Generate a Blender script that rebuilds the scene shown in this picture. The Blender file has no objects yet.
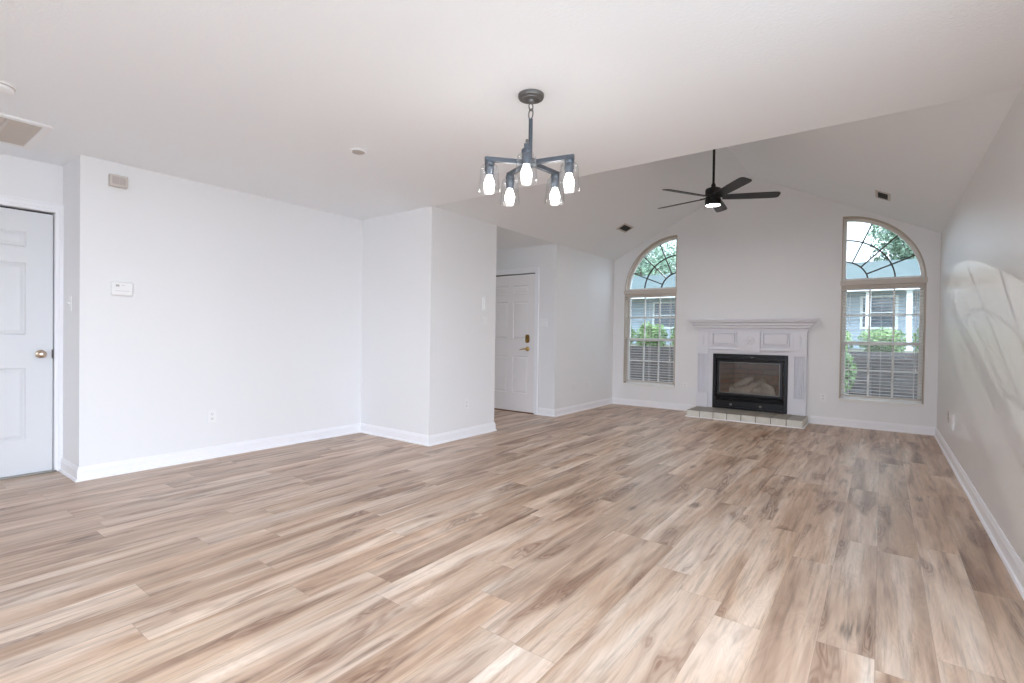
import bpy, bmesh, math, random
from mathutils import Vector, Matrix
random.seed(7)
S = bpy.context.scene
COL = S.collection
R = math.radians

# ------------------------------------------------------------------ camera
YAW, PITCH, ROLL, CAM_H, FPX = -0.6374, -0.0117, 0.0143, 1.137, 499.56
cd = bpy.data.cameras.new('camera'); cam = bpy.data.objects.new('camera', cd); COL.objects.link(cam)
cd.sensor_fit = 'HORIZONTAL'; cd.sensor_width = 36; cd.lens = FPX / 1024 * 36; cd.clip_start = .05; cd.clip_end = 300
cy_, sy_ = math.cos(YAW), math.sin(YAW); cp_, sp_ = math.cos(PITCH), math.sin(PITCH)
r0 = Vector((cy_, -sy_, 0)); up0 = Vector((-sy_ * sp_, -cy_ * sp_, cp_)); fw = Vector((sy_ * cp_, cy_ * cp_, sp_))
cr, sr = math.cos(ROLL), math.sin(ROLL)
rt = r0 * cr + up0 * sr; up = up0 * cr - r0 * sr; bk = -fw
cam.matrix_world = Matrix(((rt.x, up.x, bk.x, 0), (rt.y, up.y, bk.y, 0), (rt.z, up.z, bk.z, CAM_H), (0, 0, 0, 1)))
S.camera = cam

# ------------------------------------------------------------------ sky, sun, exposure
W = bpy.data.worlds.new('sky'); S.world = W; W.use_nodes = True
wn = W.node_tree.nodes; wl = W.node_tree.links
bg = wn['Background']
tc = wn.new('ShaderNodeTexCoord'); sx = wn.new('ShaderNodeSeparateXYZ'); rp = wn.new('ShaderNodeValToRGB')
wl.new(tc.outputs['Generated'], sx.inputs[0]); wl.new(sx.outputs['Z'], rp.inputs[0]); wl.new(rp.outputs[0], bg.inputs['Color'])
rp.color_ramp.elements[0].position = 0.0; rp.color_ramp.elements[0].color = (.86, .96, 1.10, 1)
rp.color_ramp.elements[1].position = 0.7; rp.color_ramp.elements[1].color = (.76, .91, 1.12, 1)
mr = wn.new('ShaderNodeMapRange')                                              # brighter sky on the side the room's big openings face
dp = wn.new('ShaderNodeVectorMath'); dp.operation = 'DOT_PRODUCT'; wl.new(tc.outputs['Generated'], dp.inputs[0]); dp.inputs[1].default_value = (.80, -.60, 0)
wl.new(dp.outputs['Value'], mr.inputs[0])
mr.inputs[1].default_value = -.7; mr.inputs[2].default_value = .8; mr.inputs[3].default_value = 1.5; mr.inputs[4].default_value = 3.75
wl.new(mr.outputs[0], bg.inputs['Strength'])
sd = bpy.data.lights.new('sun', 'SUN'); sun = bpy.data.objects.new('sun', sd); COL.objects.link(sun)
sd.energy = 1.25; sd.angle = R(.15); sd.color = (1, .96, .9)
sun_dir = Vector((1, -5.8, -1.6)).normalized()
sun.rotation_euler = sun_dir.to_track_quat('-Z', 'Y').to_euler(); sun.location = (-3, 30, 9)
S.view_settings.view_transform = 'Standard'; S.view_settings.look = 'None'
S.view_settings.exposure = 0.93; S.view_settings.gamma = 1; S.view_settings.use_curve_mapping = False
S.cycles.max_bounces = 12; S.cycles.diffuse_bounces = 8; S.cycles.transparent_max_bounces = 16
S.cycles.sample_clamp_indirect = 6; S.cycles.caustics_reflective = False; S.cycles.caustics_refractive = False

# ------------------------------------------------------------------ room dimensions (metres)
H = 2.44
XR, XL, XP, XD = .55, -4.822, -3.70, -5.295      # right wall, dining wall, closet / living wall, recessed door wall
YB, YN, YP, YO, YE = 7.91, 1.077, 3.596, 4.66, 6.028
XC = (XR + XP) / 2; RIDGE = H + .5 * (XR - XC)
YREAR = -2.0
YW = 8.06

# ------------------------------------------------------------------ materials
def lin(r, g, b):
    f = lambda c: c / 12.92 if c <= .04045 else ((c + .055) / 1.055) ** 2.4
    return (f(r / 255), f(g / 255), f(b / 255), 1)
class NT:
    def __init__(s, name):
        s.m = bpy.data.materials.new(name); s.m.use_nodes = True
        s.t = s.m.node_tree; s.n = s.t.nodes; s.l = s.t.links; s.b = s.n['Principled BSDF']
    def new(s, t, **kw):
        o = s.n.new(t)
        for k, v in kw.items(): setattr(o, k, v)
        return o
    def put(s, sock, v):
        if hasattr(v, 'is_linked') or isinstance(v, bpy.types.NodeSocket): s.l.new(v, sock)
        else: sock.default_value = v
    def math(s, op, a, b=0, c=None):
        o = s.new('ShaderNodeMath', operation=op); s.put(o.inputs[0], a); s.put(o.inputs[1], b)
        if c is not None: s.put(o.inputs[2], c)
        return o.outputs[0]
    def vec(s, x, y, z):
        o = s.new('ShaderNodeCombineXYZ'); s.put(o.inputs[0], x); s.put(o.inputs[1], y); s.put(o.inputs[2], z); return o.outputs[0]
    def noise(s, v, scale, detail=2, rough=.5, dist=0):
        o = s.new('ShaderNodeTexNoise'); s.l.new(v, o.inputs['Vector']); o.inputs['Scale'].default_value = scale
        o.inputs['Detail'].default_value = detail; o.inputs['Roughness'].default_value = rough; o.inputs['Distortion'].default_value = dist
        return o.outputs['Fac']
    def ramp(s, f, *stops):
        o = s.new('ShaderNodeValToRGB'); s.l.new(f, o.inputs[0]); e = o.color_ramp.elements
        while len(e) < len(stops): e.new(.5)
        for el, (p, c) in zip(e, stops): el.position = p; el.color = c if len(c) == 4 else (*c, 1)
        return o.outputs[0]
    def mix(s, f, a, b, mode='MIX'):
        o = s.new('ShaderNodeMix', data_type='RGBA', blend_type=mode); s.put(o.inputs['Factor'], f); s.put(o.inputs['A'], a); s.put(o.inputs['B'], b)
        return o.outputs['Result']
    def obj(s): return s.new('ShaderNodeTexCoord').outputs['Object']
    def bump(s, h, strength, dist=.01):
        o = s.new('ShaderNodeBump'); s.l.new(h, o.inputs['Height']); o.inputs['Strength'].default_value = strength; o.inputs['Distance'].default_value = dist
        s.l.new(o.outputs[0], s.b.inputs['Normal'])
def plain(name, rgb, rough=.5, metal=0, spec=.5, bump=None, var=0):
    k = NT(name); k.b.inputs['Base Color'].default_value = lin(*rgb); k.b.inputs['Roughness'].default_value = rough
    k.b.inputs['Metallic'].default_value = metal; k.b.inputs['Specular IOR Level'].default_value = spec
    o = k.obj()
    if bump: k.bump(k.noise(o, bump[0], 3), bump[1], bump[2])
    if var:
        c = lin(*rgb); f = k.noise(o, 3.0, 4)
        k.l.new(k.ramp(f, (.3, [x * (1 - var) for x in c[:3]]), (.7, [min(1, x * (1 + var)) for x in c[:3]])), k.b.inputs['Base Color'])
    return k.m
M = {}
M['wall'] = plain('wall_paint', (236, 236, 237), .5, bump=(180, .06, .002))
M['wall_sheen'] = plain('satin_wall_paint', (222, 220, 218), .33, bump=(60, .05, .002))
M['ceiling'] = plain('textured_ceiling_paint', (242, 245, 248), .8, spec=.2, bump=(70, .35, .004))
M['trim'] = plain('white_trim_paint', (243, 243, 246), .35)
M['door'] = plain('door_paint', (218, 219, 221), .4)
M['door_lightened'] = plain('lightened_door_paint', (240, 236, 235), .4)  # lightened copy of the door paint, makes up for the dim foyer
M['mantel'] = plain('mantel_paint', (228, 228, 234), .4)
M['plate'] = plain('white_plastic', (240, 240, 240), .35)
M['beige'] = plain('beige_plastic', (205, 197, 190), .45)
M['tan'] = plain('tan_jamb_paint', (186, 172, 158), .5)
M['cream'] = plain('cream_trim_paint', (206, 197, 188), .5)
M['vinyl'] = plain('white_vinyl', (235, 233, 230), .4)
M['slat'] = plain('blind_slat_cream', (196, 185, 175), .45)
M['bronze'] = plain('dark_bronze', (70, 62, 54), .5, .3)
M['dark'] = plain('dark_gap', (25, 24, 30), .8)
M['grey_metal'] = plain('brushed_grey_metal', (112, 110, 108), .45, .5, bump=(300, .05, .001))
M['slate_metal'] = plain('slate_grey_metal', (84, 90, 98), .45, .5)
M['fan_black'] = plain('matte_black', (20, 19, 19), .55)
M['blade'] = plain('black_blade_laminate', (30, 30, 29), .42)
M['brass'] = plain('brass', (196, 160, 98), .25, 1)
M['oldbrass'] = plain('aged_brass', (150, 118, 70), .35, 1)
M['nickel'] = plain('satin_nickel_brass', (205, 186, 165), .25, 1)
M['black_metal'] = plain('black_stove_metal', (24, 24, 28), .35, .3)
M['steel_trim'] = plain('dull_steel_trim', (120, 116, 112), .35, .8)
M['threshold'] = plain('oak_threshold', (120, 84, 62), .5)
M['metal_sill'] = plain('aluminium_threshold', (150, 146, 140), .4, .8)
M['vent_dark'] = plain('vent_dark', (52, 50, 48), .7)
M['vent_grey'] = plain('vent_enamel', (186, 177, 171), .5)
M['log'] = plain('ceramic_log', (206, 200, 190), .9, bump=(25, .8, .03), var=.35)
M['ember'] = plain('ember_bed', (44, 40, 38), .95, bump=(60, .8, .02), var=.4)
M['bark'] = plain('bark', (92, 76, 64), .9, bump=(12, .8, .05), var=.3)
M['bounce_patio'] = plain('pale_concrete', (216, 211, 204), .9, bump=(20, .2, .01), var=.06)
M['white_ext'] = plain('white_exterior_paint', (228, 230, 232), .6)
M['shingle'] = plain('roof_shingle', (84, 94, 92), .9, bump=(30, .5, .02), var=.12)
M['extglass'] = plain('dark_window_glass', (60, 72, 84), .08)
M['wood_rail'] = plain('weathered_wood', (116, 96, 84), .8, var=.2)

def emis(name, rgb, s):
    k = NT(name); k.b.inputs['Base Color'].default_value = lin(*rgb)
    k.b.inputs['Emission Color'].default_value = lin(*rgb); k.b.inputs['Emission Strength'].default_value = s
    return k.m
M['bulb'] = emis('lit_bulb', (255, 250, 244), 20)
M['fan_light'] = emis('lit_diffuser', (255, 248, 242), 140)

def glass(name, tint, fres, rough=.02, base=.03):
    k = NT(name); k.n.remove(k.b); out = k.n['Material Output']
    t = k.new('ShaderNodeBsdfTransparent'); t.inputs[0].default_value = (*tint, 1)
    g = k.new('ShaderNodeBsdfGlossy'); g.inputs['Roughness'].default_value = rough
    lw = k.new('ShaderNodeLayerWeight'); lw.inputs[0].default_value = .5
    fz = k.math('ADD', base, k.math('MULTIPLY', fres, k.math('POWER', lw.outputs['Facing'], 3.0)))
    mx = k.new('ShaderNodeMixShader'); k.l.new(fz, mx.inputs[0]); k.l.new(t.outputs[0], mx.inputs[1]); k.l.new(g.outputs[0], mx.inputs[2])
    k.l.new(mx.outputs[0], out.inputs[0]); return k.m
M['pane'] = glass('window_glass', (.92, .96, .96), .4, .02, .012)
M['shade'] = glass('clear_shade_glass', (.97, .975, .98), .55)
M['fireglass'] = glass('fireplace_glass', (.82, .81, .80), .3, .04, .075)

def leaf_mat(name, a, b):
    k = NT(name); o = k.obj(); k.b.inputs['Roughness'].default_value = .6
    k.l.new(k.ramp(k.noise(o, 3.5, 3), (.35, lin(*a)), (.65, lin(*b))), k.b.inputs['Base Color'])
    return k.m
M['leaf'] = leaf_mat('hedge_leaf', (78, 102, 56), (132, 156, 94))
M['treeleaf'] = leaf_mat('tree_leaf', (92, 112, 96), (140, 160, 132))
M['ground'] = leaf_mat('mulch_and_grass', (96, 84, 70), (110, 112, 78))

def floor_mat():
    k = NT('oak_plank_floor'); o = k.obj(); s = k.new('ShaderNodeSeparateXYZ'); k.l.new(o, s.inputs[0])
    x, y = s.outputs[0], s.outputs[1]
    PW, PL = .178, 1.22
    xs = k.math('DIVIDE', x, PW); row = k.math('FLOOR', xs)
    wn1 = k.new('ShaderNodeTexWhiteNoise', noise_dimensions='1D'); k.l.new(row, wn1.inputs['W'])
    ys = k.math('ADD', k.math('DIVIDE', y, PL), k.math('MULTIPLY', wn1.outputs['Value'], 7.3)); pl = k.math('FLOOR', ys)
    wn2 = k.new('ShaderNodeTexWhiteNoise', noise_dimensions='3D'); k.l.new(k.vec(row, pl, 3.1), wn2.inputs['Vector'])
    rnd = wn2.outputs['Value']; s2 = k.new('ShaderNodeSeparateColor'); k.l.new(wn2.outputs['Color'], s2.inputs[0]); rnd2 = s2.outputs[1]; rnd3 = s2.outputs[2]
    off = k.math('MULTIPLY', rnd, 60)
    # broad tone along each plank
    broad = k.noise(k.vec(k.math('MULTIPLY', x, 8), k.math('MULTIPLY', y, .8), off), 1.0, 3, .55, .4)
    fine = k.noise(k.vec(k.math('MULTIPLY', x, 120), k.math('MULTIPLY', y, 5), off), 1.0, 3, .65)
    fibre = k.noise(k.vec(k.math('MULTIPLY', x, 45), k.math('MULTIPLY', y, 2.2), k.math('ADD', off, 31)), 1.0, 4, .65)
    # cathedral figure: wavy contour lines of a stretched field
    fig = k.noise(k.vec(k.math('MULTIPLY', x, 9), k.math('MULTIPLY', y, 1.5), k.math('ADD', off, 9)), 1.0, 2, .45, .5)
    rings = k.math('SINE', k.math('ADD', k.math('MULTIPLY', fig, 130), k.math('MULTIPLY', fine, 2.5)))
    heart = k.new('ShaderNodeMapRange', interpolation_type='SMOOTHSTEP'); k.l.new(fig, heart.inputs[0])
    heart.inputs[1].default_value = .51; heart.inputs[2].default_value = .68; heart.inputs[3].default_value = 0; heart.inputs[4].default_value = 1
    base = k.ramp(broad, (.30, lin(152, 118, 92)), (.47, lin(194, 163, 137)), (.66, lin(223, 202, 182)))
    warm = k.mix(k.math('MULTIPLY', rnd2, .35), base, lin(190, 158, 128))
    grey = k.mix(k.math('MULTIPLY', rnd3, .18), warm, lin(186, 176, 168))
    hm = k.math('MULTIPLY', heart.outputs[0], k.math('ADD', .52, k.math('ADD', k.math('MULTIPLY', rings, .20), k.math('MULTIPLY', k.math('SUBTRACT', fine, .5), 1.0))))
    grey = k.mix(k.math('MAXIMUM', hm, 0.0), grey, lin(114, 80, 60))
    tone = k.math('ADD', .90, k.math('MULTIPLY', rnd, .15))
    sk = k.new('ShaderNodeMapRange'); k.l.new(fibre, sk.inputs[0])
    sk.inputs[1].default_value = .34; sk.inputs[2].default_value = .50; sk.inputs[3].default_value = .72; sk.inputs[4].default_value = 1.0
    grain = k.math('MULTIPLY', sk.outputs[0], k.math('ADD', 1.0, k.math('MULTIPLY', k.math('SUBTRACT', fine, .5), .34)))
    ringf = k.math('ADD', 1.0, k.math('MULTIPLY', rings, .035))
    # knots, in some cells only
    vo = k.new('ShaderNodeTexVoronoi', feature='F1'); vo.inputs['Scale'].default_value = 1.0
    k.l.new(k.vec(k.math('ADD', k.math('MULTIPLY', x, 6.5), k.math('MULTIPLY', fibre, .9)), k.math('ADD', k.math('MULTIPLY', y, 2.4), k.math('MULTIPLY', fine, .5)), off), vo.inputs['Vector'])
    vs = k.new('ShaderNodeSeparateColor'); k.l.new(vo.outputs['Color'], vs.inputs[0])
    knot = k.new('ShaderNodeMapRange'); k.l.new(vo.outputs['Distance'], knot.inputs[0])
    knot.inputs[1].default_value = .05; knot.inputs[2].default_value = .22; knot.inputs[3].default_value = .55; knot.inputs[4].default_value = 0.0
    kf = k.math('SUBTRACT', 1.0, k.math('MULTIPLY', knot.outputs[0], k.math('GREATER_THAN', vs.outputs[0], .72)))
    val = k.math('MULTIPLY', k.math('MULTIPLY', tone, grain), k.math('MULTIPLY', ringf, kf))
    fx = k.math('FRACT', xs); fy = k.math('FRACT', ys)
    ex = k.math('MULTIPLY', k.math('MINIMUM', fx, k.math('SUBTRACT', 1.0, fx)), PW); ey = k.math('MULTIPLY', k.math('MINIMUM', fy, k.math('SUBTRACT', 1.0, fy)), PL)
    seam = k.math('LESS_THAN', k.math('MINIMUM', ex, ey), .0013)
    val = k.math('MULTIPLY', val, k.math('SUBTRACT', 1.0, k.math('MULTIPLY', seam, .20)))
    fin = k.mix(1.0, grey, k.vec(val, val, val), 'MULTIPLY')
    k.l.new(fin, k.b.inputs['Base Color'])
    k.l.new(k.math('ADD', .30, k.math('MULTIPLY', fine, .12)), k.b.inputs['Roughness'])
    k.bump(k.math('SUBTRACT', fine, k.math('MULTIPLY', seam, 1.5)), .12, .002)
    return k.m
M['floor'] = floor_mat()

def brick_mat(name, a, b, mortar, bw, bh, ms, swap=False, offset=.5):
    k = NT(name); o = k.obj(); s = k.new('ShaderNodeSeparateXYZ'); k.l.new(o, s.inputs[0])
    t = k.new('ShaderNodeTexBrick', offset=offset); k.l.new(k.vec(k.math('ADD', s.outputs[0], 0.0), s.outputs[1] if swap else s.outputs[2], 0), t.inputs['Vector'])
    t.inputs['Color1'].default_value = lin(*a); t.inputs['Color2'].default_value = lin(*b); t.inputs['Mortar'].default_value = lin(*mortar)
    t.inputs['Scale'].default_value = 1; t.inputs['Brick Width'].default_value = bw; t.inputs['Row Height'].default_value = bh; t.inputs['Mortar Size'].default_value = ms
    k.l.new(t.outputs['Color'], k.b.inputs['Base Color']); k.b.inputs['Roughness'].default_value = .8
    return k.m
M['firebrick'] = brick_mat('firebox_brick', (166, 122, 100), (176, 158, 144), (140, 132, 126), .22, .075, .008)
M['gardenbrick'] = brick_mat('garden_brick', (52, 44, 42), (70, 58, 54), (78, 72, 70), .24, .08, .010)
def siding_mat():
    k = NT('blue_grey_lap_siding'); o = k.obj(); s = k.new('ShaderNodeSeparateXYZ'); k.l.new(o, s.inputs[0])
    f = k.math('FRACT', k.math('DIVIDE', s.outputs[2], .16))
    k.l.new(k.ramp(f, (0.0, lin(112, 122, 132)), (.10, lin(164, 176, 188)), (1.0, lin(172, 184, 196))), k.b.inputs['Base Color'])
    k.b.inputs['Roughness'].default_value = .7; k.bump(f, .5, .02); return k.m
M['siding'] = siding_mat()
def tile_mat():
    k = NT('cream_hearth_tile'); o = k.obj(); n = k.noise(o, 9, 4)
    k.l.new(k.ramp(n, (.3, lin(206, 203, 192)), (.7, lin(224, 222, 213))), k.b.inputs['Base Color']); k.b.inputs['Roughness'].default_value = .35; return k.m
M['tile'] = tile_mat()
M['tiletop'] = plain('shaded_hearth_tile', (158, 152, 142), .5, var=.12)  # top tiles darkened: shadow and grout put into their colour
M['grout'] = plain('grey_grout', (110, 106, 100), .9)

# ------------------------------------------------------------------ mesh helpers
def box(bm, x0, x1, y0, y1, z0, z1):
    v = [bm.verts.new(p) for p in ((x0,y0,z0),(x1,y0,z0),(x1,y1,z0),(x0,y1,z0),(x0,y0,z1),(x1,y0,z1),(x1,y1,z1),(x0,y1,z1))]
    for f in ((3,2,1,0),(4,5,6,7),(0,1,5,4),(1,2,6,5),(2,3,7,6),(3,0,4,7)): bm.faces.new([v[i] for i in f])
def BX(*a): bm = bmesh.new(); box(bm, *a); return bm
def prism(bm, pts, axis, a0, a1):
    """closed outline extruded along an axis; pts are the two other coordinates in x,y,z order"""
    def P(p, a): return {'x': (a, p[0], p[1]), 'y': (p[0], a, p[1]), 'z': (p[0], p[1], a)}[axis]
    v0 = [bm.verts.new(P(p, a0)) for p in pts]; v1 = [bm.verts.new(P(p, a1)) for p in pts]
    bm.faces.new(v0); bm.faces.new(v1[::-1]); n = len(pts)
    for i in range(n): bm.faces.new((v0[i], v1[i], v1[(i+1) % n], v0[(i+1) % n]))
def ring(bm, outer, inner, axis, a0, a1, closed=True):
    def P(p, a): return {'x': (a, p[0], p[1]), 'y': (p[0], a, p[1]), 'z': (p[0], p[1], a)}[axis]
    g = [[bm.verts.new(P(p, a)) for p in L] for L, a in ((outer, a0), (inner, a0), (outer, a1), (inner, a1))]
    n = len(outer)
    for i in range(n if closed else n - 1):
        j = (i + 1) % n
        bm.faces.new((g[0][i], g[0][j], g[1][j], g[1][i])); bm.faces.new((g[2][i], g[3][i], g[3][j], g[2][j]))
        bm.faces.new((g[0][i], g[2][i], g[2][j], g[0][j])); bm.faces.new((g[1][i], g[1][j], g[3][j], g[3][i]))
    if not closed:
        for i in (0, n - 1): bm.faces.new((g[0][i], g[1][i], g[3][i], g[2][i]))
def lathe(bm, prof, c=(0, 0, 0), n=24, axis='z', cap=True):
    """prof: (radius, offset along the axis)"""
    rings = []
    for r, h in prof:
        L = []
        for i in range(n):
            a = 2 * math.pi * i / n; u, w = r * math.cos(a), r * math.sin(a)
            p = {'z': (u, w, h), 'y': (u, h, w), 'x': (h, u, w)}[axis]
            L.append(bm.verts.new((c[0] + p[0], c[1] + p[1], c[2] + p[2])))
        rings.append(L)
    for a, b in zip(rings, rings[1:]):
        for i in range(n): bm.faces.new((a[i], a[(i+1) % n], b[(i+1) % n], b[i]))
    if cap: bm.faces.new(rings[0][::-1]); bm.faces.new(rings[-1])
def tube(bm, pts, r, n=10, closed=False):
    pts = [Vector(p) for p in pts]; rings = []; m = len(pts); prev = None
    for i, p in enumerate(pts):
        if closed: t = pts[(i+1) % m] - pts[i-1]
        else: t = pts[min(i+1, m-1)] - pts[max(i-1, 0)]
        t.normalize()
        if prev is None:
            a = Vector((0, 0, 1)) if abs(t.z) < .9 else Vector((1, 0, 0)); prev = (a - t * a.dot(t)).normalized()
        else: prev = (prev - t * prev.dot(t)).normalized()
        q = t.cross(prev); rr = r[i] if isinstance(r, (list, tuple)) else r
        rings.append([bm.verts.new(p + (prev * math.cos(2*math.pi*k/n) + q * math.sin(2*math.pi*k/n)) * rr) for k in range(n)])
    for i in range(m if closed else m - 1):
        a, b = rings[i], rings[(i+1) % m]
        for k in range(n): bm.faces.new((a[k], a[(k+1) % n], b[(k+1) % n], b[k]))
    if not closed: bm.faces.new(rings[0][::-1]); bm.faces.new(rings[-1])
def place(o, parent, world):
    if parent is not None:
        o.parent = parent
        if world: o.matrix_parent_inverse = (Matrix.Translation(parent.location) @ parent.rotation_euler.to_matrix().to_4x4()).inverted()
def obj(name, bm, mat, parent=None, world=True, smooth=False, bevel=0, seg=2):
    bmesh.ops.recalc_face_normals(bm, faces=bm.faces)
    me = bpy.data.meshes.new(name); bm.to_mesh(me); bm.free(); me.materials.append(mat)
    if smooth:
        for p in me.polygons: p.use_smooth = True
        me.set_sharp_from_angle(angle=R(40))
    o = bpy.data.objects.new(name, me); COL.objects.link(o); place(o, parent, world)
    if bevel:
        b = o.modifiers.new('bevel', 'BEVEL'); b.width = bevel; b.segments = seg; b.limit_method = 'ANGLE'; b.angle_limit = R(35)
    return o
def tag(o, label, cat, group=None):
    o['label'] = label; o['category'] = cat
    if group: o['group'] = group
    return o
def thing(name, label, cat, loc=(0, 0, 0), rz=0, group=None):
    o = bpy.data.objects.new(name, None); COL.objects.link(o); o.empty_display_size = .05
    o.location = loc; o.rotation_euler = (0, 0, rz); return tag(o, label, cat, group)
def struct(name, bm, mat, parent=None, **kw):
    o = obj(name, bm, mat, parent, **kw)
    if parent is None: o['kind'] = 'structure'
    return o
def sroot(name, loc):
    o = bpy.data.objects.new(name, None); COL.objects.link(o); o.location = loc; o['kind'] = 'structure'; o.empty_display_size = .05; return o
def copy_tree(o, parent=None):
    c = o.copy(); COL.objects.link(c)
    if parent is not None: c.parent = parent
    for ch in list(o.children): copy_tree(ch, c)
    return c
def dup(src, loc, rz, label, group=None):
    c = copy_tree(src); c.location = loc; c.rotation_euler = (0, 0, rz); c['label'] = label
    if group: c['group'] = group
    return c

# ------------------------------------------------------------------ room shell
bm = bmesh.new(); box(bm, -6.7, XR + .12, YREAR, YW, -.06, 0); struct('floor', bm, M['floor'])
struct('ground', BX(-40, 40, -30, 60, -.20, -.14), M['ground'])
struct('bounce_patio', BX(-6, 9, -8, YREAR - .13, -.14, -.03), M['bounce_patio'])  # unseen slab, added pale to bounce daylight up to the ceiling
struct('bounce_patio_side', BX(XR + .13, 9, YREAR - .13, 8, -.14, -.03), M['bounce_patio'])  # second unseen pale slab, added to bounce daylight in from the right
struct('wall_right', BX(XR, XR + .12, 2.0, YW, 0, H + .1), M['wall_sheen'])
struct('wall_dining', BX(XL - .12, XL, YN, YP, 0, H), M['wall'])
struct('wall_return', BX(XD - .12, XL - .12, YN, YN + .12, 0, H), M['wall'])
struct('wall_closet', BX(-6.7, XP, YP, YO, 0, H), M['wall'])
struct('wall_rear', BX(XD - .12, -1.6, YREAR - .12, YREAR, 0, H), M['wall'])
struct('wall_entry', BX(XP - .12, XP, YE + .12, YW, 0, H), M['wall'])
# recessed wall with the side door
DL0, DL1, DH = .212, 1.022, 2.055
bm = bmesh.new()
box(bm, XD - .12, XD, YREAR, DL0 - .02, 0, H); box(bm, XD - .12, XD, DL1 + .02, YN, 0, H); box(bm, XD - .12, XD, DL0 - .02, DL1 + .02, DH + .015, H)
struct('wall_left', bm, M['wall'])
# hall wall with the front door
DE0, DE1 = -4.974, -4.062
bm = bmesh.new()
box(bm, -6.7, DE0 - .02, YE, YE + .12, 0, H); box(bm, DE1 + .02, XP, YE, YE + .12, 0, H); box(bm, DE0 - .02, DE1 + .02, YE, YE + .12, DH + .015, H)
struct('wall_foyer', bm, M['wall'])
# back wall, gabled, with two quarter-round-headed openings
SILL, SPR, RW = .355, 1.90, .87
WINS = ((-2.632, -1), (-.446, 1))
def gable(x): return H + .5 * min(XR - x, x - XP)
FBX0, FBX1, FBZ0, FBZ1 = -1.543 - .44, -1.543 + .44, .275, .85      # firebox opening
xs = {XP - .12, XR + .12, XC, FBX0, FBX1}
for cx, s in WINS:
    for i in range(25): xs.add(round(cx + s * RW * math.sin(math.pi / 2 * i / 24), 5))
xs = sorted(xs)
def arch(x):
    for cx, s in WINS:
        d = (x - cx) * s
        if -1e-4 <= d <= RW + 1e-4: return SPR + math.sqrt(max(0, RW * RW - d * d))
    return None
bm = bmesh.new()
for a, b in zip(xs, xs[1:]):
    m = (a + b) / 2; ga, gb = gable(a) + .02, gable(b) + .02
    if FBX0 < m < FBX1:
        prism(bm, ((a, 0), (b, 0), (b, FBZ0), (a, FBZ0)), 'y', YB, YW); prism(bm, ((a, FBZ1), (b, FBZ1), (b, gb), (a, ga)), 'y', YB, YW)
    elif arch(m) is None: prism(bm, ((a, 0), (b, 0), (b, gb), (a, ga)), 'y', YB, YW)
    else:
        prism(bm, ((a, 0), (b, 0), (b, SILL), (a, SILL)), 'y', YB, YW)
        prism(bm, ((a, arch(a)), (b, arch(b)), (b, gb), (a, ga)), 'y', YB, YW)
bmesh.ops.remove_doubles(bm, verts=bm.verts, dist=1e-4)
dead = {}
for f in bm.faces:
    dead.setdefault(tuple(sorted(v.index for v in f.verts)), []).append(f)
bm.verts.index_update()
dead = {}
for f in bm.faces: dead.setdefault(tuple(sorted(v.index for v in f.verts)), []).append(f)
bmesh.ops.delete(bm, geom=[f for L in dead.values() if len(L) > 1 for f in L], context='FACES')
struct('wall_back', bm, M['wall'])
# ceilings
struct('wall_hall_blocker', BX(-6.82, -6.7, YO, 5.45, 0, H), M['wall'])  # unseen part wall, added to narrow the daylight reaching the foyer
struct('ceiling', BX(XD - .12, XR + .12, YREAR, YP, H, H + .10), M['ceiling'])
struct('ceiling_hall', BX(-6.7, XP - .002, YP + .001, YE + .12, H, H + .10), M['ceiling'])
bm = bmesh.new(); prism(bm, ((XP, H), (XC, RIDGE), (XC, RIDGE + .1), (XP, H + .1)), 'y', YP, YW)
struct('ceiling_left', bm, M['ceiling'])
bm = bmesh.new(); prism(bm, ((XR, H), (XC, RIDGE), (XC, RIDGE + .1), (XR, H + .1)), 'y', YP, YW)
struct('ceiling_right', bm, M['ceiling'])
bm = bmesh.new(); prism(bm, ((XP, H + .10), (XR, H + .10), (XC, RIDGE + .06)), 'y', YP - .1, YP)
struct('wall_gable', bm, M['ceiling'])

# ------------------------------------------------------------------ baseboards (mitred sweeps, profile grows to the left of the path)
PROF = ((0, 0), (.026, 0), (.026, .006), (.022, .016), (.014, .020), (.014, .078), (.010, .088), (.009, .096), (.005, .104), (0, .104))
def sweep(bm, path, prof):
    P = [Vector(p) for p in path]; n = len(P); rows = []
    for i in range(n):
        d0 = (P[i] - P[i-1]).normalized() if i else (P[1] - P[0]).normalized()
        d1 = (P[i+1] - P[i]).normalized() if i < n - 1 else d0
        n0, n1 = Vector((-d0.y, d0.x)), Vector((-d1.y, d1.x)); m = (n0 + n1); m = m / (m.dot(n0))
        rows.append([bm.verts.new((P[i].x + m.x * d, P[i].y + m.y * d, z)) for d, z in prof])
    k = len(prof)
    for a, b in zip(rows, rows[1:]):
        for j in range(k): bm.faces.new((a[j], a[(j+1) % k], b[(j+1) % k], b[j]))
    bm.faces.new(rows[0]); bm.faces.new(rows[-1][::-1])
def base(name, path):
    bm = bmesh.new(); sweep(bm, path, PROF); struct(name, bm, M['trim'], smooth=False)
HX0, HX1 = -2.27, -.79            # hearth ends at the wall
base('baseboard_right', [(XR, 2.0), (XR, YB)])
base('baseboard_back', [(XR, YB), (HX1 + .02, YB)])
base('baseboard_fireplace', [(HX0 - .02, YB), (XP, YB), (XP, YE), (DE1 + .092, YE)])
base('baseboard_hall', [(-6.7, YO), (XP, YO), (XP, YP), (XL, YP), (XL, YN), (XD, YN)])
base('baseboard_foyer', [(DE0 - .092, YE), (-6.7, YE)])
base('baseboard_left', [(XD, DL0 - .092), (XD, YREAR)])

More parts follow.
